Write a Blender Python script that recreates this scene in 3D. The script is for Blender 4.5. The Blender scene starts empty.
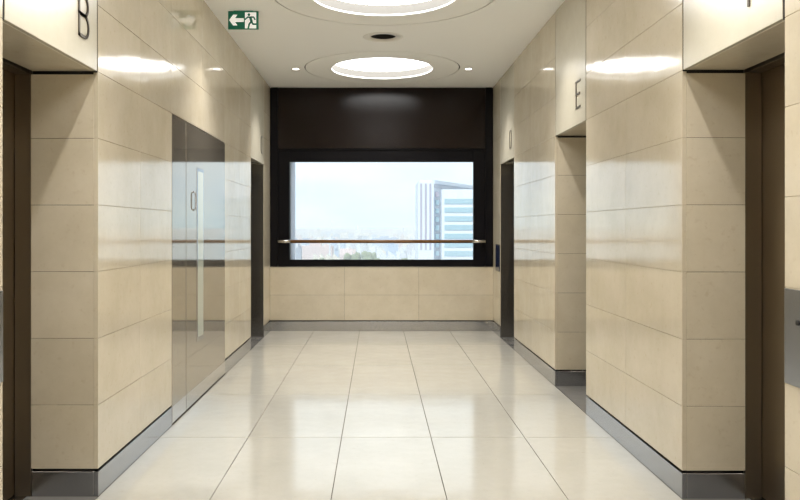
import bpy, bmesh, math, random
from mathutils import Vector, Matrix
C = bpy.context.scene.collection
PI = math.pi
R = random.Random(7)

# ---------------------------------------------------------------- measures (metres)
W = 1.418                      # half width of the lobby
H = 3.10                       # ceiling height
Y0, Y1 = -3.0, 9.73            # back of the lobby, window wall
ND_ = {-1: .327, 1: .305}
ND = 0.31                      # depth of the stone reveals
JD = 0.08                      # depth of the metal jamb
ROWS = [0.135, 0.447, 0.772, 1.097, 1.422, 1.747, 2.072, 2.397, 2.722, H]
SK = 0.122                     # skirting height
LIFT = 2.072                   # underside of the header panels

# ---------------------------------------------------------------- materials
def srgb(r, g, b):
    f = lambda c: (c / 255 / 12.92) if c / 255 <= 0.04045 else ((c / 255 + 0.055) / 1.055) ** 2.4
    return (f(r), f(g), f(b), 1)

def mat(name, col, rough=0.5, metal=0.0, spec=0.5, aniso=0.0):
    m = bpy.data.materials.new(name); m.use_nodes = True
    p = m.node_tree.nodes['Principled BSDF']
    p.inputs['Base Color'].default_value = col if len(col) == 4 else (*col, 1)
    p.inputs['Roughness'].default_value = rough
    p.inputs['Metallic'].default_value = metal
    p.inputs['Specular IOR Level'].default_value = spec
    p.inputs['Anisotropic'].default_value = aniso
    return m

def ramp(nt, fac, stops):
    r = nt.nodes.new('ShaderNodeValToRGB')
    e = r.color_ramp.elements
    while len(e) < len(stops): e.new(0.5)
    for k, (pos, c) in enumerate(stops):
        e[k].position = pos; e[k].color = c if len(c) == 4 else (*c, 1)
    nt.links.new(fac, r.inputs['Fac'])
    return r.outputs['Color']

def noise(nt, scale, detail=4, rough=0.6, stretch=None):
    g = nt.nodes.new('ShaderNodeNewGeometry')
    n = nt.nodes.new('ShaderNodeTexNoise')
    n.inputs['Scale'].default_value = scale
    n.inputs['Detail'].default_value = detail
    n.inputs['Roughness'].default_value = rough
    src = g.outputs['Position']
    if stretch:
        mp = nt.nodes.new('ShaderNodeMapping'); mp.inputs['Scale'].default_value = stretch
        nt.links.new(src, mp.inputs['Vector']); src = mp.outputs['Vector']
    nt.links.new(src, n.inputs['Vector'])
    return n.outputs['Fac']

def mul(nt, a, b, fac=1.0, mode='MULTIPLY'):
    m = nt.nodes.new('ShaderNodeMix'); m.data_type = 'RGBA'; m.blend_type = mode
    m.inputs[0].default_value = fac
    nt.links.new(a, m.inputs[6]); nt.links.new(b, m.inputs[7])
    return m.outputs[2]

def stone_mat(name, lo, hi, rough, fleck=0.92, tone=True, spec=.5):
    m = mat(name, hi, rough); nt = m.node_tree; p = nt.nodes['Principled BSDF']
    c = ramp(nt, noise(nt, 2.2, 6, 0.62), [(0.33, lo), (0.68, hi)])
    c = mul(nt, c, ramp(nt, noise(nt, 38, 3, 0.6), [(0.26, (fleck, fleck * .97, fleck * .93)), (0.40, (1, 1, 1))]))
    c = mul(nt, c, ramp(nt, noise(nt, 9, 5, 0.7), [(0.3, (.965, .96, .95)), (0.7, (1.02, 1.02, 1.02))]))
    p.inputs['Specular IOR Level'].default_value = spec
    if tone:
        bp = nt.nodes.new('ShaderNodeBump'); bp.inputs['Strength'].default_value = .075; bp.inputs['Distance'].default_value = .02
        nt.links.new(noise(nt, 4.5, 2, .5), bp.inputs['Height']); nt.links.new(bp.outputs[0], p.inputs['Normal'])
    if tone:
        a = nt.nodes.new('ShaderNodeAttribute'); a.attribute_name = 'tone'
        c = mul(nt, c, a.outputs['Color'])
    nt.links.new(c, p.inputs['Base Color'])
    return m

def brushed(name, col, rough, stretch, amount=0.12, metal=1.0):
    m = mat(name, col, rough, metal); nt = m.node_tree; p = nt.nodes['Principled BSDF']
    f = noise(nt, 60, 3, 0.6, stretch)
    mr = nt.nodes.new('ShaderNodeMapRange')
    mr.inputs['To Min'].default_value = rough - amount * .5; mr.inputs['To Max'].default_value = rough + amount * .5
    nt.links.new(f, mr.inputs['Value']); nt.links.new(mr.outputs[0], p.inputs['Roughness'])
    return m

def emit(name, col, s):
    m = bpy.data.materials.new(name); m.use_nodes = True; nt = m.node_tree
    nt.nodes.remove(nt.nodes['Principled BSDF'])
    e = nt.nodes.new('ShaderNodeEmission'); e.inputs[0].default_value = (*col, 1); e.inputs[1].default_value = s
    nt.links.new(e.outputs[0], nt.nodes['Material Output'].inputs['Surface'])
    return m

M = {}
M['stone'] = stone_mat('polished_limestone', (.61, .54, .41), (.69, .62, .495), 0.095, spec=.95)
M['floor'] = stone_mat('polished_floor_tile', (.57, .555, .50), (.62, .605, .55), 0.11, 0.95, spec=.7)
M['grout'] = mat('dark_joint', (.10, .085, .065), 0.8)
M['joint'] = mat('tan_joint', (.48, .41, .30), 0.8)
M['void'] = mat('black_gap', (.012, .010, .009), 0.9)
M['ceiling'] = mat('white_ceiling_paint', (.88, .88, .87), 0.75, spec=.25)
M['light_ring'] = mat('white_ceiling_ring', (.88, .88, .865), 0.75, spec=.25)
M['recess'] = mat('darkened_recess', (.15, .143, .13), 0.7, spec=.2)  # white recess wall, base colour darkened to offset the diffuser's glare
M['lamp'] = emit('lit_diffuser', (1.0, .995, .975), 7.1)
M['spot'] = emit('lit_downlight', (1.0, .95, .87), 14)
M['trim_white'] = mat('white_metal_trim', (.78, .76, .72), 0.4)
M['header'] = stone_mat('cream_lacquered_panel', (.54, .505, .41), (.56, .525, .43), 0.22, 0.98, False)
M['letter'] = mat('dark_grey_metal_letter', (.11, .095, .075), 0.4, .4)
M['bronze'] = brushed('dark_bronze_metal', (.25, .222, .185), 0.32, (30, 30, 1))
M['bronze_door'] = brushed('bronze_door_metal', (.29, .24, .18), 0.30, (30, 30, 1))
M['jamb_steel'] = brushed('grey_jamb_steel', (.36, .345, .325), 0.25, (30, 30, 1))
M['steel'] = brushed('brushed_steel', (.45, .46, .485), 0.22, (1, 1, 40))
M['mirror_steel'] = brushed('polished_brown_steel', (.42, .38, .315), 0.06, (30, 30, 1), 0.03, .72)
M['door_glass'] = mat('pale_door_glass', (.50, .54, .47), 0.04, spec=.8)
M['kick'] = brushed('polished_kick_plate', (.62, .61, .59), 0.15, (1, 1, 40), .05)
M['dark_frame'] = mat('dark_window_metal', (.004, .0035, .005), 0.38, spec=.14)
M['dark_panel'] = mat('dark_brown_panel', (.008, .0036, .0026), 0.2, spec=.26)
M['granite'] = stone_mat('dark_grey_threshold', (.20, .195, .185), (.25, .245, .235), 0.2, .8, False)
M['wood'] = mat('varnished_rail_wood', (.19, .09, .03), 0.3)
M['rail_metal'] = mat('satin_rail_metal', (.62, .58, .52), 0.25, 1.0)
M['panel_steel'] = brushed('call_panel_steel', (.38, .40, .44), 0.25, (1, 1, 40))
M['black'] = mat('black_plastic', (.012, .012, .014), 0.25)
M['screen'] = mat('dark_blue_screen', (.012, .022, .07), 0.12)
M['green'] = mat('sign_green', srgb(0, 108, 86), 0.35)
M['sign_white'] = mat('sign_white', (.85, .85, .85), 0.4)
for k_, e_ in (('green', .04), ('sign_white', .35)):
    p_ = M[k_].node_tree.nodes['Principled BSDF']
    p_.inputs['Emission Color'].default_value = p_.inputs['Base Color'].default_value; p_.inputs['Emission Strength'].default_value = e_
M['fin'] = mat('pale_outside_fin', (.66, .66, .74), 0.6)

m = bpy.data.materials.new('window_glass'); m.use_nodes = True; nt = m.node_tree
nt.nodes.remove(nt.nodes['Principled BSDF'])
tr = nt.nodes.new('ShaderNodeBsdfTransparent'); tr.inputs[0].default_value = (.93, .97, .98, 1)
gl = nt.nodes.new('ShaderNodeBsdfGlossy'); gl.inputs['Roughness'].default_value = 0.0
fr = nt.nodes.new('ShaderNodeFresnel'); fr.inputs[0].default_value = 1.45
mx = nt.nodes.new('ShaderNodeMixShader')
nt.links.new(fr.outputs[0], mx.inputs[0]); nt.links.new(tr.outputs[0], mx.inputs[1]); nt.links.new(gl.outputs[0], mx.inputs[2])
nt.links.new(mx.outputs[0], nt.nodes['Material Output'].inputs['Surface'])
M['glass'] = m

# ---------------------------------------------------------------- mesh helpers (all in world coordinates)
class MB:
    def __init__(self):
        self.bm = bmesh.new()
        self.col = self.bm.loops.layers.float_color.new('tone')
    def _paint(self, faces, mi, tone):
        for f in faces:
            f.material_index = mi
            for l in f.loops: l[self.col] = (tone, tone, tone, 1)
    def box(self, a, b, mi=0, bevel=0.0, tone=1.0, seg=1):
        x0, y0, z0 = [min(p, q) for p, q in zip(a, b)]; x1, y1, z1 = [max(p, q) for p, q in zip(a, b)]
        t = bmesh.new()
        bmesh.ops.create_cube(t, size=1)
        for v in t.verts:
            v.co = Vector(((x0 + x1) / 2 + v.co.x * (x1 - x0), (y0 + y1) / 2 + v.co.y * (y1 - y0), (z0 + z1) / 2 + v.co.z * (z1 - z0)))
        if bevel: bmesh.ops.bevel(t, geom=t.edges[:], offset=bevel, segments=seg, affect='EDGES', profile=.5)
        self.add(t, mi, tone); return self
    def add(self, t, mi=0, tone=1.0):
        mp = {v: self.bm.verts.new(v.co) for v in t.verts}
        fs = [self.bm.faces.new([mp[v] for v in f.verts]) for f in t.faces]
        for f, g in zip(fs, t.faces): f.smooth = g.smooth
        self._paint(fs, mi, tone); t.free()
    def quad(self, pts, mi=0, tone=1.0):
        f = self.bm.faces.new([self.bm.verts.new(p) for p in pts]); self._paint([f], mi, tone)
    def prism(self, pts, d, mi=0):
        """pts: planar outline (world points), d: extrusion vector"""
        d = Vector(d)
        a = [self.bm.verts.new(p) for p in pts]; b = [self.bm.verts.new(Vector(p) + d) for p in pts]
        n = len(a); fs = [self.bm.faces.new(a[::-1]), self.bm.faces.new(b)]
        for i in range(n): fs.append(self.bm.faces.new((a[i], a[(i + 1) % n], b[(i + 1) % n], b[i])))
        self._paint(fs, mi, 1.0)
    def lathe(self, c, prof, n=72, mi=0, smooth=True):
        """revolve (radius, z) profile about the vertical axis through c"""
        rings = []
        for r, z in prof:
            if r < 1e-6: rings.append([self.bm.verts.new((c[0], c[1], z))])
            else: rings.append([self.bm.verts.new((c[0] + r * math.cos(2 * PI * k / n), c[1] + r * math.sin(2 * PI * k / n), z)) for k in range(n)])
        fs = []
        for a, b in zip(rings, rings[1:]):
            for k in range(n):
                q = [a[k % len(a)], a[(k + 1) % len(a)], b[(k + 1) % len(b)], b[k % len(b)]]
                u = []
                for v in q:
                    if v not in u: u.append(v)
                if len(u) > 2: fs.append(self.bm.faces.new(u))
        for f in fs: f.smooth = smooth
        self._paint(fs, mi, 1.0)
    def tube(self, p, q, r, n=24, mi=0):
        p, q = Vector(p), Vector(q); d = (q - p).normalized()
        u = d.orthogonal().normalized(); v = d.cross(u)
        a = [self.bm.verts.new(p + r * (u * math.cos(2 * PI * k / n) + v * math.sin(2 * PI * k / n))) for k in range(n)]
        b = [self.bm.verts.new(w.co + (q - p)) for w in a]
        fs = []
        for k in range(n):
            f = self.bm.faces.new((a[k], a[(k + 1) % n], b[(k + 1) % n], b[k])); f.smooth = True; fs.append(f)
        fs.append(self.bm.faces.new(a[::-1])); fs.append(self.bm.faces.new(b))
        self._paint(fs, mi, 1.0)

def worldloc(o):
    v = Vector((0, 0, 0))
    while o: v += Vector(o.location); o = o.parent
    return v

def obj(name, mb, mats, parent=None, origin=None):
    if not isinstance(mats, (list, tuple)): mats = [mats]
    bm = mb.bm
    bmesh.ops.recalc_face_normals(bm, faces=bm.faces[:])
    base = worldloc(parent) if parent else Vector((0, 0, 0))
    if origin is None:
        xs = [v.co for v in bm.verts]
        lo = Vector([min(c[i] for c in xs) for i in range(3)]); hi = Vector([max(c[i] for c in xs) for i in range(3)])
        origin = Vector(((lo.x + hi.x) / 2, (lo.y + hi.y) / 2, lo.z))
    origin = Vector(origin)
    bmesh.ops.translate(bm, verts=bm.verts[:], vec=-origin)
    me = bpy.data.meshes.new(name); bm.to_mesh(me); bm.free()
    for mt in mats: me.materials.append(M[mt] if isinstance(mt, str) else mt)
    o = bpy.data.objects.new(name, me); C.objects.link(o)
    o.parent = parent; o.location = origin - base
    return o

def tag(o, label, cat, group=None, kind=None):
    o['label'] = label; o['category'] = cat
    if group: o['group'] = group
    if kind: o['kind'] = kind
    return o

def thing(name, label, cat, loc, group=None, kind=None):
    o = bpy.data.objects.new(name, None); C.objects.link(o)
    o.location = loc; o.empty_display_size = .1
    return tag(o, label, cat, group, kind)

# ---------------------------------------------------------------- lifts: (letter, side, y0, y1, steel reveal)
LIFTS = [('B', -1, 2.78, 3.73, False), ('C', -1, 8.25, 9.20, True),
         ('D', 1, 8.24, 9.16, True), ('E', 1, 5.40, 6.34, False), ('F', 1, 2.77, 3.70, False)]
DOOR = (5.07, 5.445, 6.84, 2.072)       # steel door in the left wall: y, seam, y, height
TH = 0.02                                # stone thickness
GAP = 0.0021

def tone(): return 1 + R.uniform(-.045, .03)

def cells(mb, rng_u, zs, place):
    """one bevelled slab per cell; place(u0,u1,z0,z1) -> two corners"""
    for u0, u1 in zip(rng_u, rng_u[1:]):
        for z0, z1 in zip(zs, zs[1:]):
            a, b = place(u0 + GAP / 2, u1 - GAP / 2, z0 + GAP / 2, z1 - GAP / 2)
            mb.box(a, b, 0, 0.0008, tone())

def side_wall(name, s, label):
    ND = ND_[s]
    mb = MB()
    front = lambda u0, u1, z0, z1: ((s * W, u0, z0), (s * (W + TH), u1, z1))
    if s < 0:
        runs = [([-3.0, -2.1, -1.2, -.3, .5, 1.3, 2.05, 2.78], ROWS), ([3.73, 4.40, 5.07], ROWS),
                ([5.07, 5.955, 6.84], ROWS[6:]), ([6.84, 7.545, 8.25], ROWS), ([9.20, 9.73], ROWS)]
    else:
        runs = [([-3.0, -2.1, -1.2, -.3, .5, 1.3, 2.05, 2.77], ROWS), ([3.70, 4.55, 5.40], ROWS),
                ([6.34, 7.29, 8.24], ROWS), ([9.16, 9.73], ROWS)]
    solid = []
    for us, zs in runs:
        cells(mb, us, zs, front)
        mb.box((s * (W + TH + .0035), us[0] + .004, zs[0] if zs[0] > 1 else 0), (s * (W + .20), us[-1] - .004, H), 1)
        mb.box((s * (W + .004), us[0] + .004, zs[0] + .002), (s * (W + TH + .003), us[-1] - .004, H), 2)
    for L, side, a, b, steel in LIFTS:
        if side != s: continue
        if not steel:
            for yy, d in ((b, 1), (a, -1)):        # the two stone reveals
                zs = ROWS[:7]
                for z0, z1 in zip(zs, zs[1:]):
                    mb.box((s * (W + TH + .001), yy, z0 + GAP / 2), (s * (W + ND), yy + d * TH, z1 - (GAP / 2 if z1 < LIFT else .013)), 0, 0.0008, tone())
                mb.box((s * (W + TH + .001), yy + d * (TH + .0005), 0), (s * (W + ND), yy + d * .10, H), 1)
        mb.box((s * (W + .18), a - .05, LIFT + .03), (s * (W + .22), b + .05, H), 1)
    o = obj(name, mb, ['stone', 'void', 'joint']); o['kind'] = 'structure'
    tag(o, label, 'wall'); return o

side_wall('wall_left', -1, 'polished cream limestone wall on the left of the lobby')
side_wall('wall_right', 1, 'polished cream limestone wall on the right of the lobby')

# wall under the window, and the wall behind the viewer
mb = MB()
ROWB = [0.135, 0.457, 0.812]
cells(mb, [-W, -.473, .473, W], ROWB, lambda u0, u1, z0, z1: ((u0, Y1, z0), (u1, Y1 + TH, z1)))
mb.box((-W, Y1 + TH + .001, 0), (W, Y1 + .3, .80), 1)
mb.box((-W, Y1 - .004, .8125), (W, Y1 + .04, .820), 2)
tag(obj('wall_back', mb, ['stone', 'void', 'steel']), 'low cream stone wall under the wide window', 'wall', kind='structure')
mb = MB()
cells(mb, [-W, -.473, .473, W], ROWS, lambda u0, u1, z0, z1: ((u0, Y0 - TH, z0), (u1, Y0, z1)))
mb.box((-W, Y0 - .2, 0), (W, Y0 - TH - .001, H), 1)
tag(obj('wall_front', mb, ['stone', 'void']), 'cream stone wall closing the lobby opposite the window', 'wall', kind='structure')

# floor: 0.6 x 1.24 m tiles
mb = MB()
xs = [-W, -.865, -.28, .28, .865, W]
ys = [Y0] + [9.75 - 1.24 * k for k in range(10, 0, -1)] + [Y1]
for x0, x1 in zip(xs, xs[1:]):
    for y0, y1 in zip(ys, ys[1:]):
        t = 1 + R.uniform(-.015, .015)
        mb.box((x0 + .0018, y0 + .0035, -.02), (x1 - .0018, y1 - .0035, 0), 0, 0.0012, t)
mb.box((-W - .45, Y0 - .2, -.2), (W + .45, Y1 + .3, -.012), 1)
tag(obj('floor', mb, ['floor', 'grout']), 'glossy cream floor of large rectangular tiles', 'floor', kind='structure')

# ---------------------------------------------------------------- ceiling with round openings
RINGS = [8.62, 5.885, 3.15, .415, -2.2]
RO, RI = .86, .57
FIT = [7.17, 4.43, 1.70]
FR = .125
mb = MB()
def holed(y0, y1, cy, r, n=96):
    """flat ceiling piece between x=+-(W+.05), y0..y1 with a round hole"""
    X = W + .05
    ang = [2 * PI * k / n for k in range(n)] + [math.atan2(sy - cy, sx) % (2 * PI) for sx in (X, -X) for sy in (y0, y1)]
    ang = sorted(set(round(a, 6) for a in ang))
    def edge(a):
        c, s = math.cos(a), math.sin(a); t = 1e9
        if abs(c) > 1e-9: t = min(t, X / abs(c))
        if s > 1e-9: t = min(t, (y1 - cy) / s)
        if s < -1e-9: t = min(t, (y0 - cy) / s)
        return (c * t, cy + s * t, H)
    inn = [mb.bm.verts.new((r * math.cos(a), cy + r * math.sin(a), H)) for a in ang]
    up = [mb.bm.verts.new((v.co.x, v.co.y, H + .012)) for v in inn]
    out = [mb.bm.verts.new(edge(a)) for a in ang]
    k = len(ang)
    for i in range(k):
        j = (i + 1) % k
        mb.bm.faces.new((inn[i], inn[j], out[j], out[i])); mb.bm.faces.new((inn[i], up[i], up[j], inn[j]))
marks = []
for y in RINGS: marks.append((y, RO + .013))
for y in FIT: marks.append((y, FR))
marks.sort()
bounds = [Y0 - .2] + [(a + ra + b - rb) / 2 for (a, ra), (b, rb) in zip(marks, marks[1:])] + [Y1 + .05]
for (cy, r), a, b in zip(marks, bounds, bounds[1:]): holed(a, b, cy, r)
bmesh.ops.remove_doubles(mb.bm, verts=mb.bm.verts[:], dist=1e-5)
tag(obj('ceiling', mb, 'ceiling'), 'plain white ceiling with round light openings', 'ceiling', kind='structure')

RLAB = ['round recessed ceiling light closest to the window wall',
        'large round recessed ceiling light cut by the top edge of the picture',
        'round recessed ceiling light over the lifts marked B and F',
        'round recessed ceiling light behind the viewer', 'round recessed ceiling light by the wall opposite the window']
for y, lab in zip(RINGS, RLAB):
    t = thing('ceiling_light', lab, 'ceiling light', (0, y, H), 'large round ceiling lights')
    mb = MB(); mb.lathe((0, y), [(RO, H + .008), (RO, H), (RI, H), (RI, H + .014)], 96, smooth=False); obj('cover_ring', mb, 'light_ring', t)
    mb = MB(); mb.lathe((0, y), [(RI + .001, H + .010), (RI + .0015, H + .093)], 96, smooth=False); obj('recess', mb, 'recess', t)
    mb = MB(); mb.lathe((0, y), [(0, H + .09), (.571, H + .09), (.571, H + .10), (0, H + .10)], 96, smooth=False); obj('diffuser', mb, 'lamp', t)
    # black plenum seen through the thin joint round the ring
    mb = MB(); mb.lathe((0, y), [(RI + .03, H + .013), (RO + .07, H + .013)], 96, smooth=False); obj('joint_strip', mb, 'void', t)

FLAB = ['dark unlit round recessed fitting in the ceiling between the two big round lights',
        'dark round recessed ceiling fitting just past the lifts B and F', 'dark round recessed ceiling fitting near the viewer']
for y, lab in zip(FIT, FLAB):
    t = thing('recessed_fitting', lab, 'ceiling fitting', (0, y, H), 'dark recessed ceiling fittings')
    mb = MB(); mb.lathe((0, y), [(FR - .004, H + .01), (FR - .004, H - .004), (.185, H - .003), (.19, H + .0005)], 64); obj('trim_ring', mb, 'trim_white', t)
    mb = MB(); mb.lathe((0, y), [(FR - .002, H + .008), (FR - .015, H + .06), (.07, H + .11), (0, H + .112)], 64); obj('bowl', mb, 'void', t)

DL = [(8.60, 'C', 'D'), (5.88, 'steel door', 'E'), (3.15, 'B', 'F'), (.4, None, None), (-2.2, None, None)]
for y, l, r in DL:
    for s in (-1, 1):
        nm = l if s < 0 else r
        if nm is None: lab = 'small lit downlight behind the viewer on the %s side' % ('left' if s < 0 else 'right')
        elif nm == 'steel door': lab = 'small lit downlight in front of the steel door'
        else: lab = 'small lit round downlight in the ceiling before lift %s' % nm
        if y < 0: lab = lab.replace('behind the viewer', 'by the wall opposite the window')
        x = s * .97
        t = thing('downlight', lab, 'downlight', (x, y, H), 'small ceiling downlights')
        mb = MB(); mb.lathe((x, y), [(.034, H - .001), (.036, H - .005), (.046, H - .004), (.048, H + .0005)], 40); obj('trim_ring', mb, 'trim_white', t)
        mb = MB(); mb.lathe((x, y), [(0, H - .002), (.0345, H - .002)], 40); obj('lens', mb, 'spot', t)
        ld = bpy.data.lights.new('downlight_beam', 'SPOT'); ld.energy = 100; ld.color = (1, .96, .90)
        ld.spot_size = math.radians(92); ld.spot_blend = 1.0; ld.shadow_soft_size = .03
        lo = bpy.data.objects.new('downlight_beam', ld); C.objects.link(lo); lo.parent = t; lo.location = (0, 0, -.012)

# ---------------------------------------------------------------- letters
def arc(cx, cy, rx, ry, a0, a1, n=8):
    return [(cx + rx * math.cos(math.radians(a0 + (a1 - a0) * k / n)), cy + ry * math.sin(math.radians(a0 + (a1 - a0) * k / n))) for k in range(n + 1)]
LW, LH, ST = .125, .205, .0145
def glyph(ch):
    w, h, s = LW - ST, LH - ST, .045
    if ch == 'B':
        return [[(0, 0), (0, h)], [(0, h)] + arc(w - .006 - s, h - s, s, s, 90, 0)[0:] + arc(w - .006 - s, h * .52 + s, s, s, 0, -90) + [(0, h * .52)],
                [(0, h * .52)] + arc(w - s, h * .52 - s, s, s, 90, 0) + arc(w - s, s, s, s, 0, -90) + [(0, 0)]]
    if ch == 'C': return [[(w, h)] + arc(s, h - s, s, s, 90, 180) + arc(s, s, s, s, 180, 270) + [(w, 0)]]
    if ch == 'D': return [[(0, 0), (0, h)], [(0, h)] + arc(w - s, h - s, s, s, 90, 0) + arc(w - s, s, s, s, 0, -90) + [(0, 0)]]
    if ch == 'E': return [[(0, 0), (0, h)], [(0, h), (w, h)], [(0, h * .52), (w * .88, h * .52)], [(0, 0), (w, 0)]]
    if ch == 'F': return [[(0, 0), (0, h)], [(0, h), (w, h)], [(0, h * .52), (w * .88, h * .52)]]
def letter(ch, s, y0, y1, parent):
    right = (y1 - .125) if s < 0 else (y0 + .145)
    mb = MB(); x = s * (W - .0005); dx = -s * .005
    def P(u, v):
        y = (right - LW + ST / 2 + u) if s < 0 else (right + LW - ST / 2 - u)
        return (x, y, 2.188 + ST / 2 + v)
    for path in glyph(ch):
        for k, ((a, b), (c, d)) in enumerate(zip(path, path[1:])):
            L = math.hypot(c - a, d - b)
            if L < 1e-6: continue
            tx, ty = (c - a) / L, (d - b) / L; h = ST / 2
            e0 = h if k == 0 else h * .35; e1 = h if k == len(path) - 2 else h * .35
            a2, b2, c2, d2 = a - tx * e0, b - ty * e0, c + tx * e1, d + ty * e1
            nx, ny = -ty * h, tx * h
            mb.prism([P(a2 + nx, b2 + ny), P(c2 + nx, d2 + ny), P(c2 - nx, d2 - ny), P(a2 - nx, b2 - ny)], (dx, 0, 0))
    return obj('letter', mb, 'letter', parent)

LLAB = {'B': 'lift entrance in the left wall under a cream panel lettered B',
        'C': 'narrow-looking lift entrance at the far end of the left wall, beyond the steel door',
        'D': 'farthest lift entrance in the right wall, beside the small dark call panel',
        'E': 'stone-lined lift entrance in the right wall under a cream panel lettered E',
        'F': 'nearest lift entrance in the right wall, its panel cut by the picture top'}
for L, s, a, b, steel in LIFTS:
    ND = ND_[s]
    t = thing('lift_entrance', LLAB[L], 'lift', (s * (W + .15), (a + b) / 2, 0), 'lift entrances of the lobby')
    g0 = .015 if not steel else .006; g1 = .013
    lo, hi = (a + g0, b - g1)
    mb = MB()
    mb.box((s * W, lo, LIFT), (s * (W + .022), hi, H), 0, .0015)
    hp = obj('header_panel', mb, 'header', t)
    mb = MB(); mb.box((s * (W + .0225), lo, LIFT), (s * (W + ND - .012), hi, LIFT + .02), 0, .0015); obj('soffit', mb, 'stone', t)
    letter(L, s, a, b, hp)
    for q0, q1 in ((a + .001, lo - .0005), (hi + .0005, b - .001)):
        mb = MB(); mb.box((s * (W + .002), q0, LIFT - .004), (s * (W + .03), q1, H)); obj('gap_strip', mb, 'void', t)  # black strip filling the gap on each side of the header panel
    j0 = W + ND if not steel else W + .004
    j1 = W + ND + JD
    # jambs and head of the metal frame
    mb = MB()
    e = 0.0 if not steel else 0.001
    for yy, d in ((a, -1), (b, 1)):
        mb.box((s * (j0 + .001), yy - (e * d), 0), (s * j1, yy + d * .05, LIFT + .02), 0, .001)
    mb.box((s * (W + ND + .004), a, LIFT - .012), (s * j1, b, LIFT + .05), 0, .001)
    obj('door_frame', mb, 'jamb_steel' if steel else 'bronze', t)
    mid = (a + b) / 2
    for q0, q1, off in ((a - .02, mid - .002, .002), (mid + .002, b + .02, .002)):
        mb = MB(); mb.box((s * (j1 + off), q0, .008), (s * (j1 + .035 + off), q1, LIFT + .02), 0, .0015)
        obj('door_leaf', mb, 'bronze_door', t)
    mb = MB()
    mb.box((s * (W + .002), a + .001, -.03), (s * (j1 - .06), b - .001, .001), 0)
    mb.box((s * (j1 - .058), a + .001, -.03), (s * (j1 + .06), b - .001, .002), 1)
    obj('threshold', mb, ['granite', 'steel'], t)

# ---------------------------------------------------------------- steel door in the left wall
y0, ys_, y1, dh = DOOR
d = thing('door_1', 'polished brown steel double door with one narrow leaf in the left wall', 'door', (-W, (y0 + y1) / 2, 0), kind='structure')
for q0, q1 in ((y0 + .004, ys_ - .005), (ys_ + .005, y1 - .004)):
    mb = MB(); mb.box((-W + .001, q0, .012), (-W - .045, q1, dh - .005), 0, .002); lf = obj('door_leaf', mb, 'mirror_steel', d)
    mb = MB(); mb.box((-W + .0025, q0 + .001, .013), (-W + .0005, q1 - .001, SK), 0, .0004); obj('kick_plate', mb, 'kick', lf)
mb = MB(); mb.box((-W - .0005, 5.77, .45), (-W + .003, 5.995, 1.765), 0, .0015); vf = obj('vision_panel', mb, 'steel', lf)
mb = MB(); mb.box((-W + .002, 5.80, .48), (-W + .0036, 5.975, 1.74)); obj('vision_glass', mb, 'door_glass', d)
mb = MB(); pts = [Vector((-W + .001 + .016 * min(1, 6 * math.sin(PI * k / 10)), 5.665, 1.44 + .14 * k / 10)) for k in range(11)]
for p, q in zip(pts, pts[1:]): mb.tube(p, q, .0055, 10)
obj('handle', mb, 'steel', lf)
mb = MB()
mb.box((-W - .05, y0, 0), (-W - .10, y1, dh + .03), 0)
obj('door_backing', mb, 'void', d)
mb = MB(); mb.tube((-W - .004, ys_, 1.80), (-W - .004, ys_, dh - .01), .004, 10); obj('edge_strip', mb, 'rail_metal', d)

# ---------------------------------------------------------------- skirtings
def skirt(name, runs, label):
    mb = MB()
    for a, b in runs: mb.box(a, b, 0, .0012)
    tag(obj(name, mb, 'steel'), label, 'skirting', kind='structure')
def runs_for(s, spans):
    ND = ND_[s]
    r = [((s * (W - .001), p + .001, .001), (s * (W + .021), q - .001, SK)) for p, q in spans]
    for L, sd, a, b, steel in LIFTS:
        if sd == s and not steel:
            r.append(((s * (W + .022), b - .0015, .001), (s * (W + ND - .004), b + .018, SK)))
            r.append(((s * (W + .022), a + .0015, .001), (s * (W + ND - .004), a - .018, SK)))
    return r
skirt('baseboard_left', runs_for(-1, [(Y0, 2.78), (3.73, 5.07), (6.84, 8.25), (9.20, Y1 - .012)]), 'brushed steel skirting along the left wall')
skirt('baseboard_right', runs_for(1, [(Y0, 2.77), (3.70, 5.40), (6.34, 8.24), (9.16, Y1 - .012)]), 'brushed steel skirting along the right wall')
skirt('baseboard_back', [((-W + .0005, Y1 - .011, .001), (W - .0005, Y1 + .015, SK))], 'brushed steel skirting under the window')
skirt('baseboard_front', [((-W + .02, Y0 + .012, .001), (W - .02, Y0 - .015, SK))], 'brushed steel skirting opposite the window')

# ---------------------------------------------------------------- window
PX, PZ0, PZ1, FZ1 = 1.170, .907, 2.152, 2.302
w = thing('window_1', 'wide window in a black frame looking over the city', 'window', (0, Y1, .82), kind='structure')
mb = MB()
for s in (-1, 1): mb.box((s * PX, Y1 + .012, .82), (s * 1.318, Y1 + .07, FZ1), 0, .003)
mb.box((-PX, Y1 + .012, .82), (PX, Y1 + .07, PZ0), 0, .003)
mb.box((-PX, Y1 + .012, PZ1), (PX, Y1 + .07, FZ1), 0, .003)
obj('window_frame', mb, 'dark_frame', w)
mb = MB()
for s in (-1, 1): mb.box((s * 1.318, Y1 - .012, .82), (s * (W - .012), Y1 + .12, H - .004), 0, .003)
mb.box((-1.318, Y1 - .006, FZ1), (1.318, Y1 + .12, FZ1 + .018), 0, .003)
obj('casing', mb, 'dark_frame', w)
mb = MB(); mb.box((-1.317, Y1 + .004, FZ1 + .019), (1.317, Y1 + .12, H - .004), 0, .003); obj('overhead_panel', mb, 'dark_panel', w)
mb = MB(); mb.box((-PX - .01, Y1 + .032, PZ0 - .01), (PX + .01, Y1 + .038, PZ1 + .01)); obj('pane', mb, 'glass', w)
mb = MB()
mb.box((-1.165, Y1 + .122, .5), (-1.21, Y1 + .40, 3.3), 1)
for s in (-1, 1): mb.box((s * (PX + .05), Y1 + .122, .5), (s * 3, Y1 + .4, 3.4))
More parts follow.
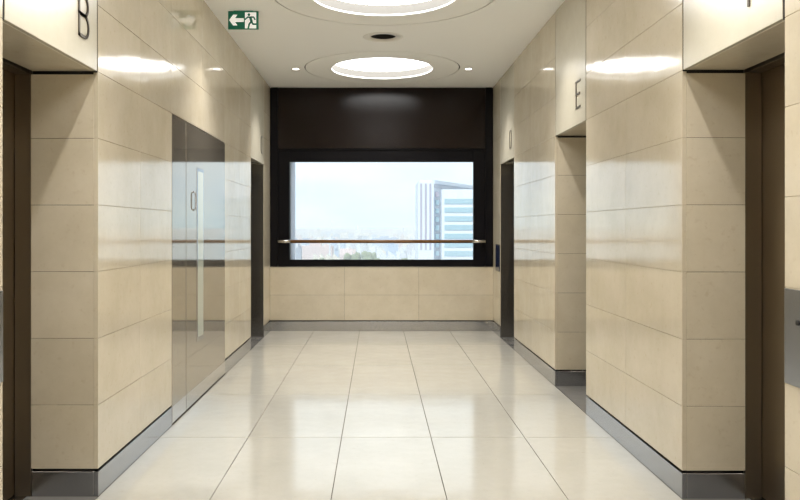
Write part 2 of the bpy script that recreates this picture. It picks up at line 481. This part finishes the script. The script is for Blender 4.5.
mb.box((-3, Y1 + .122, PZ1 + .05), (3, Y1 + .4, 3.4)); mb.box((-3, Y1 + .31, -.6), (3, Y1 + .4, PZ0 - .03))
tag(obj('wall_outer', mb, ['void', 'fin']), 'outer face of the building round the window', 'wall', kind='structure')
mb = MB(); mb.box((-1.40, Y1 + .405, -.5), (-1.165, Y1 + .65, 3.3), 0, .004)
tag(obj('trim_1', mb, 'fin'), 'pale upright fin outside at the window edge', 'facade fin', kind='structure')

# unseen shell added round the lobby, so that daylight comes only by the window
mb = MB()
mb.box((-3, -4, 3.35), (3, Y1 + .3, 3.45)); mb.box((-3, -4, -.6), (3, Y1 + .3, -.5)); mb.box((-3, -4, -.6), (3, -3.9, 3.4))
for s in (-1, 1): mb.box((s * 2.9, -4, -.6), (s * 3, Y1 + .3, 3.4))
tag(obj('light_block_shell', mb, 'void'), 'unseen black shell added round the lobby to block outside light', 'wall', kind='structure')

# handrail across the window
t = thing('handrail', 'round wooden handrail with metal ends across the window', 'handrail', (0, Y1 - .02, 1.139))
mb = MB(); mb.tube((-1.15, Y1 - .035, 1.139), (1.16, Y1 - .035, 1.139), .021); obj('rail', mb, 'wood', t)
for s in (-1, 1):
    mb = MB(); mb.tube((s * 1.15, Y1 - .035, 1.139), (s * 1.3155, Y1 - .035, 1.139), .0225)
    mb.tube((s * 1.290, Y1 - .035, 1.139), (s * 1.290, Y1 + .0115, 1.139), .012); obj('end_sleeve', mb, 'rail_metal', t)

# ---------------------------------------------------------------- call panels
def call_panel(s, y0, y1, z0, z1, label, hole, screen=False):
    t = thing('call_panel', label, 'call panel', (s * W, (y0 + y1) / 2, z0), 'lift call panels')
    mb = MB(); mb.box((s * W, y0, z0), (s * (W - .006), y1, z1), 0, .0015); obj('plate', mb, 'panel_steel', t)
    x = s * (W - .006)
    yc, zc = hole
    for k, z in enumerate((zc,)):
        mb = MB(); mb.tube((x, yc, z), (x - s * .004, yc, z), .009, 24); obj('button', mb, 'black', t)
    if screen:
        mb = MB(); mb.box((x, y0 + .02, zc - .20), (x - s * .003, y1 - .02, z1 - .015), 0, .001); obj('screen', mb, 'screen', t)
    return t
call_panel(1, 2.41, 2.762, .752, 1.093, 'steel call panel on the stone beside the nearest right-hand lift', (2.672, .978))
call_panel(-1, 2.42, 2.772, .752, 1.083, 'steel call panel on the left wall before the lift lettered B', (2.50, .978))
call_panel(1, 9.17, 9.49, .79, 1.11, 'small dark call panel between the window and the farthest right lift', (9.33, .985), True)

# ---------------------------------------------------------------- exit sign
sx, sy, sz = -1.160, 6.30, H - .152
t = thing('exit_sign', 'green and white emergency exit sign with arrow and running figure', 'exit sign', (sx, sy, sz))
mb = MB(); mb.box((sx - .125, sy, sz), (sx + .125, sy + .02, sz + .148), 0, .002); mb.box((sx - .08, sy + .004, sz + .147), (sx + .08, sy + .016, H)); obj('sign_board', mb, 'green', t)
def F(u, v): return (sx - .125 + u * .25, sy - .0002, sz + v * .148)
mb = MB()
mb.prism([F(*p) for p in [(.04, .5), (.17, .80), (.31, .80), (.23, .60), (.52, .60), (.52, .40), (.23, .40), (.31, .20), (.17, .20)]], (0, -.0012, 0))
obj('arrow', mb, 'sign_white', t)
mb = MB(); mb.prism([F(*p) for p in [(.56, .04), (.93, .04), (.93, .93), (.56, .93)]], (0, -.0012, 0)); pd = obj('doorway_pictogram', mb, 'sign_white', t)
mb = MB()
def G(u, v): return (sx - .125 + u * .25, sy - .0016, sz + v * .148)
def limb(pts, wd):
    for (a, b), (c, e) in zip(pts, pts[1:]):
        A, B = a * .25, b * .148; Cc, D = c * .25, e * .148
        L = math.hypot(Cc - A, D - B); nx, ny = -(D - B) / L * wd, (Cc - A) / L * wd
        ex, ey = (Cc - A) / L * wd * .5, (D - B) / L * wd * .5
        mb.prism([G((p) / .25, (q) / .148) for p, q in ((A + nx - ex, B + ny - ey), (Cc + nx + ex, D + ny + ey), (Cc - nx + ex, D - ny + ey), (A - nx - ex, B - ny - ey))], (0, -.001, 0))
mb.prism([G(.69 + .046 * math.cos(k * PI / 8), .80 + .078 * math.sin(k * PI / 8)) for k in range(16)], (0, -.001, 0))
limb([(.735, .65), (.775, .42)], .0105)
limb([(.74, .66), (.65, .66), (.57, .54)], .006)
limb([(.75, .67), (.85, .66), (.89, .52)], .006)
limb([(.765, .42), (.83, .27), (.92, .27)], .0072)
limb([(.765, .42), (.70, .27), (.67, .05)], .0072)
obj('running_figure', mb, 'green', pd)

# ---------------------------------------------------------------- outside: the city
GZ = -45.0
CX, CZ = -.058, 1.31
def wx(px, D): px += .8 if D == 338.0 else 0; return CX + (px - 377) / 765 * D
def wz(py, D): return CZ + (228 - py) / 765 * D
cm = {}
for n, c in {'white': (.66, .69, .75), 'grey': (.50, .52, .58), 'blue': (.36, .46, .62), 'pink': (.60, .48, .47), 'cream': (.70, .64, .55), 'slate': (.28, .31, .38)}.items():
    cm[n] = mat('city_' + n, c, .8)
winmat = mat('city_glass', (.36, .48, .54), .3)
slot = mat('city_slot', (.42, .40, .47), .7)
landm = stone_mat('city_ground', (.34, .37, .36), (.52, .54, .56), .9, .9, False)
nt = landm.node_tree
for n in nt.nodes:
    if n.type == 'TEX_NOISE': n.inputs['Scale'].default_value *= .004
mb = MB(); mb.quad([(-9000, 60, GZ), (9000, 60, GZ), (9000, 16000, GZ), (-9000, 16000, GZ)])
tag(obj('ground', mb, landm), 'flat city land seen far below through the window', 'ground', kind='structure')

# the white office building
D = 338.0
b = thing('office_building', 'tall white office building with window bands at the right of the view', 'building', (wx(447, D), D + 15, GZ))
def fb(p0, p1, t0, t1, d0, d1, bev=0.0):
    m_ = MB(); m_.box((wx(p0, D), D + d0, wz(t1, D)), (wx(p1, D), D + d1, wz(t0, D)), 0, bev); return m_
ex = (GZ - CZ) / D * -765 + 228
m_ = fb(417.5, 433, 182, ex, 0, 26); m_.box((wx(419, D), D + 2, wz(182, D)), (wx(432, D), D + 20, wz(179.5, D))); obj('end_wall', m_, cm['white'], b)
for p in (419.4, 424.0, 428.6):
    obj('shaft_slot', fb(p, p + 1.8, 183.5, 250, -.25, .3), slot, b)
A = Vector((wx(433, D), D + 1, 0)); B_ = Vector((wx(474, 386), 386, 0)); B_ = A + (B_ - A) * 1.5; back = Vector((4, 40, 0))
def slab(t0, t1, out):
    n = Vector((.75, -.66, 0)) * out
    q = MB(); q.prism([Vector((p.x, p.y, wz(t1, D))) for p in (A + n, B_ + n, B_ + back, A + back)], (0, 0, wz(t0, D) - wz(t1, D))); return q
obj('main_block', slab(183.5, ex, 0), cm['white'], b)
obj('roof_storey', slab(184.2, 187.6, .25), cm['grey'], b)
obj('cornice', slab(179.8, 183.5, .5), cm['white'], b)
obj('front_wing', fb(440.2, 520, 190, ex, -6, 3), cm['white'], b)
for k in range(9):
    y = 201.3 + 8.55 * k
    obj('window_band', fb(442.5, 519, y - 2.0, y + 3.0, -6.3, -5.5), winmat, b)
    obj('bay_window', fb(434.2, 438.8, y - 1.5, y + 3.5, 2.6, 3.4), winmat, b)
    if k == 0: obj('bay_window', fb(434.8, 438.4, 191.5, 196.5, 2.6, 3.4), slot, b)

# low buildings: four kinds, copied
def kind_block(w_, d_, h_):
    m_ = MB(); m_.box((-w_ / 2, -d_ / 2, 0), (w_ / 2, d_ / 2, h_)); m_.box((-w_ * .2, -d_ * .2, h_), (w_ * .15, d_ * .2, h_ * 1.18)); m_.box((w_ * .25, -d_ * .3, h_), (w_ * .42, d_ * .3, h_ * 1.09)); return m_
def kind_gable(w_, d_, h_):
    m_ = MB(); m_.prism([(-w_ / 2, -d_ / 2, 0), (-w_ / 2, d_ / 2, 0), (-w_ / 2, d_ / 2, h_ * .7), (-w_ / 2, 0, h_ * 1.1), (-w_ / 2, -d_ / 2, h_ * .7)], (w_, 0, 0)); m_.box((w_ * .3, -2, h_ * .8), (w_ * .36, 2, h_ * 1.25)); return m_
def kind_step(w_, d_, h_):
    m_ = MB(); m_.box((-w_ / 2, -d_ / 2, 0), (w_ / 2, d_ / 2, h_ * .6)); m_.box((-w_ * .3, -d_ * .3, h_ * .6), (w_ * .45, d_ * .4, h_)); m_.box((-w_ * .1, -d_ * .1, h_), (w_ * .1, d_ * .1, h_ * 1.2)); return m_
def kind_shed(w_, d_, h_):
    m_ = MB()
    for k in range(4):
        a = -w_ / 2 + k * w_ / 4
        m_.prism([(a, -d_ / 2, 0), (a + w_ / 4, -d_ / 2, 0), (a + w_ / 4, -d_ / 2, h_ * .6), (a, -d_ / 2, h_)], (0, d_, 0))
    return m_
KN = {'block': kind_block, 'gable': kind_gable, 'step': kind_step, 'shed': kind_shed}
BIG = [  # px0, px1, top py, distance, kind, colour, label
    (300, 333, 245.0, 1000, 'block', 'pink', 'low wide pinkish block just below the handrail at the left of the view'),
    (296.5, 301.5, 246.5, 860, 'block', 'slate', 'dark narrow block at the lower left corner of the window'),
    (329, 330.6, 243, 940, 'step', 'white', 'slim white tower at the end of the pinkish block'),
    (331, 332.6, 222.5, 3200, 'step', 'white', 'slim pale tower standing above the skyline left of centre'),
    (355, 360, 226.8, 4200, 'step', 'white', 'pale rounded block rising above the skyline near the middle'),
    (402, 404.5, 227, 3800, 'step', 'white', 'slim pale block on the skyline just left of the white office building'),
    (334, 352, 239.0, 1700, 'shed', 'white', 'long white low hall just above the rail left of the middle'),
    (357, 359, 243.5, 1020, 'step', 'white', 'small bright white block below the rail near the middle'),
    (372, 398, 237.4, 1900, 'block', 'blue', 'long bluish block above the rail near the office building'),
    (385, 399, 243.5, 1150, 'step', 'blue', 'bluish stepped block below the rail right of the middle'),
    (398, 407, 245.5, 1060, 'shed', 'white', 'white hall below the rail near the office building'),
    (407, 416, 244, 1100, 'block', 'grey', 'grey block below the rail beside the office building'),
    (380, 412, 250.0, 930, 'shed', 'white', 'wide pale hall at the lower right of the city view'),
    (314, 340, 253.5, 880, 'shed', 'cream', 'long pale low hall at the bottom edge of the city view'),
    (340, 352, 250.0, 950, 'gable', 'pink', 'pinkish gabled house at the bottom of the city view'),
]
for p0, p1, top, D, kd, c, lab in BIG:
    w_ = (p1 - p0) / 765 * D; h_ = max(4, wz(top, D) - GZ)
    if kd != 'gable': h_ /= 1.05
    o = obj('city_building', KN[kd](w_, max(12, min(40, w_)), h_), cm[c], origin=(0, 0, 0)); o.location = (wx((p0 + p1) / 2, D), D, GZ)
    tag(o, lab, 'building', 'buildings of the city view')
used = {}
protos = []
for kd in KN:
    for c in ('white', 'grey', 'blue', 'pink', 'cream'):
        protos.append((kd, c, KN[kd](1, 1, 1)))
TREES = [(352, 895, 30), (360, 850, 30), (368, 940, 30), (318, 800, 25), (330, 775, 25), (408, 800, 25), (376, 775, 25)]
taken = [(wx((p0 + p1) / 2, D), D, (p1 - p0) / 765 * D / 2 + 2, max(12, min(40, (p1 - p0) / 765 * D)) / 2 + 2) for p0, p1, top, D, kd, c, lab in BIG] + [(wx(p, D), D, q, q) for p, D, q in TREES]
rows = [(900, 16), (1050, 20), (1250, 24), (1500, 30), (1900, 38), (2500, 46), (3400, 50), (4800, 50)]
for D0, n in rows:
    for k in range(n):
        D = D0 * R.uniform(.93, 1.1)
        px = 240 + (k + R.uniform(.05, .95)) / n * 255
        kd, c, _ = pr = R.choice(protos)
        s = R.uniform(3.0, 8.0) / 765 * D
        rad = s * .76
        if any(abs(wx(px, D) - q[0]) < q[2] + rad and abs(D - q[1]) < q[3] + rad for q in taken): continue
        taken.append((wx(px, D), D, rad, rad))
        key = (kd, c)
        if key not in used:
            o = obj('city_house', pr[2], cm[c], origin=(0, 0, 0)); used[key] = o
        else:
            o = used[key].copy(); C.objects.link(o)
        o.location = (wx(px, D), D, GZ); o.scale = (s, s * .7, R.uniform(7, 17) * (1 + D / 6000)); o.rotation_euler.z = R.uniform(-.5, .5) if kd != 'gable' else R.uniform(-.4, .4)
        tag(o, 'small pale building in the hazy city beyond the window', 'building', 'small distant city buildings')

# trees at the bottom of the view
leaf = mat('tree_green', (.20, .24, .13), .9)
bark = mat('tree_bark', (.12, .09, .07), .9)
TR = [(352, 253, 'left'), (360, 250, 'tall middle'), (368, 252, 'right'), (318, 257.5, None), (330, 258, None), (408, 257, None), (376, 257, None)]
for ti, (px, top, nm) in enumerate(TR):
    D = TREES[ti][1]
    h_ = wz(top, D) - GZ; x = wx(px, D)
    lab = {'left': 'leftmost of the three large green trees below the middle of the rail', 'tall middle': 'tallest green tree below the middle of the rail',
           'right': 'right one of the three large green trees below the rail'}.get(nm, 'low green tree along the bottom edge of the window view')
    t = thing('tree', lab, 'tree', (x, D, GZ), 'trees seen below through the window')
    mb = MB(); mb.tube((x, D, GZ), (x, D, GZ + h_ * .5), .5, 8); obj('trunk', mb, bark, t)
    mb = MB(); rr = random.Random(int(px))
    for k in range(9):
        tb = bmesh.new(); bmesh.ops.create_icosphere(tb, subdivisions=2, radius=h_ * rr.uniform(.16, .26))
        off = Vector((rr.uniform(-.45, .45) * h_, rr.uniform(-.3, .3) * h_, h_ * rr.uniform(.45, .8)))
        for v in tb.verts: v.co = v.co * rr.uniform(.85, 1.1) + off + Vector((x, D, GZ))
        mb.add(tb)
    obj('crown', mb, leaf, t)

# ---------------------------------------------------------------- haze over the city
hz = bpy.data.materials.new('city_haze'); hz.use_nodes = True; nt = hz.node_tree
nt.nodes.remove(nt.nodes['Principled BSDF'])
vs = nt.nodes.new('ShaderNodeVolumeScatter'); vs.inputs['Color'].default_value = (.93, .97, 1, 1); vs.inputs['Density'].default_value = .0006; vs.inputs['Anisotropy'].default_value = -.4
nt.links.new(vs.outputs[0], nt.nodes['Material Output'].inputs['Volume'])
mb = MB(); mb.box((-4000, 120, GZ - 1), (4000, 9000, -3))
tag(obj('haze', mb, hz), 'pale haze lying over the distant city', 'haze', kind='stuff')

# ---------------------------------------------------------------- sky and sun
wd = bpy.data.worlds.new('sky'); bpy.context.scene.world = wd; wd.use_nodes = True
nt = wd.node_tree; bg = nt.nodes['Background']
tc = nt.nodes.new('ShaderNodeTexCoord'); sp = nt.nodes.new('ShaderNodeSeparateXYZ')
nt.links.new(tc.outputs['Generated'], sp.inputs[0])
c = ramp(nt, sp.outputs['Z'], [(0.0, (.74, .88, .96)), (0.05, (.77, .88, .99)), (.12, (.88, .94, 1.0)), (1, (.82, .91, 1.0))])
nz = nt.nodes.new('ShaderNodeTexNoise'); nz.inputs['Scale'].default_value = 7; nz.inputs['Detail'].default_value = 5
mp = nt.nodes.new('ShaderNodeMapping'); mp.inputs['Scale'].default_value = (1, 1, 3.5)
nt.links.new(tc.outputs['Generated'], mp.inputs[0]); nt.links.new(mp.outputs[0], nz.inputs['Vector'])
c = mul(nt, c, ramp(nt, nz.outputs['Fac'], [(.35, (.95, .965, .99)), (.65, (1.06, 1.04, 1.01))]))
nt.links.new(c, bg.inputs[0]); bg.inputs[1].default_value = 1.04
sd = bpy.data.lights.new('sun', 'SUN'); sd.energy = 2.3; sd.angle = math.radians(3); sd.color = (1, .97, .93)
so = bpy.data.objects.new('sun', sd); C.objects.link(so)
so.rotation_euler = Vector((.35, .75, -.75)).to_track_quat('-Z', 'Y').to_euler()

# ---------------------------------------------------------------- camera
cd = bpy.data.cameras.new('camera'); co = bpy.data.objects.new('camera', cd); C.objects.link(co)
co.location = (CX, 0, CZ); co.rotation_euler = (PI / 2, 0, 0)
cd.sensor_width = 36; cd.lens = 36 * 765 / 800
cd.shift_x = 23 / 800; cd.shift_y = -22 / 800
cd.clip_start = .05; cd.clip_end = 30000
sc = bpy.context.scene; sc.camera = co
sc.view_settings.view_transform = 'Standard'; sc.view_settings.look = 'None'
sc.view_settings.exposure = 0.45; sc.view_settings.gamma = 1.0; sc.view_settings.use_curve_mapping = False
sc.cycles.max_bounces = 10; sc.cycles.diffuse_bounces = 6; sc.cycles.glossy_bounces = 6; sc.cycles.transparent_max_bounces = 12
sc.cycles.use_denoising = True; sc.cycles.caustics_reflective = False
sc.cycles.sample_clamp_indirect = 8
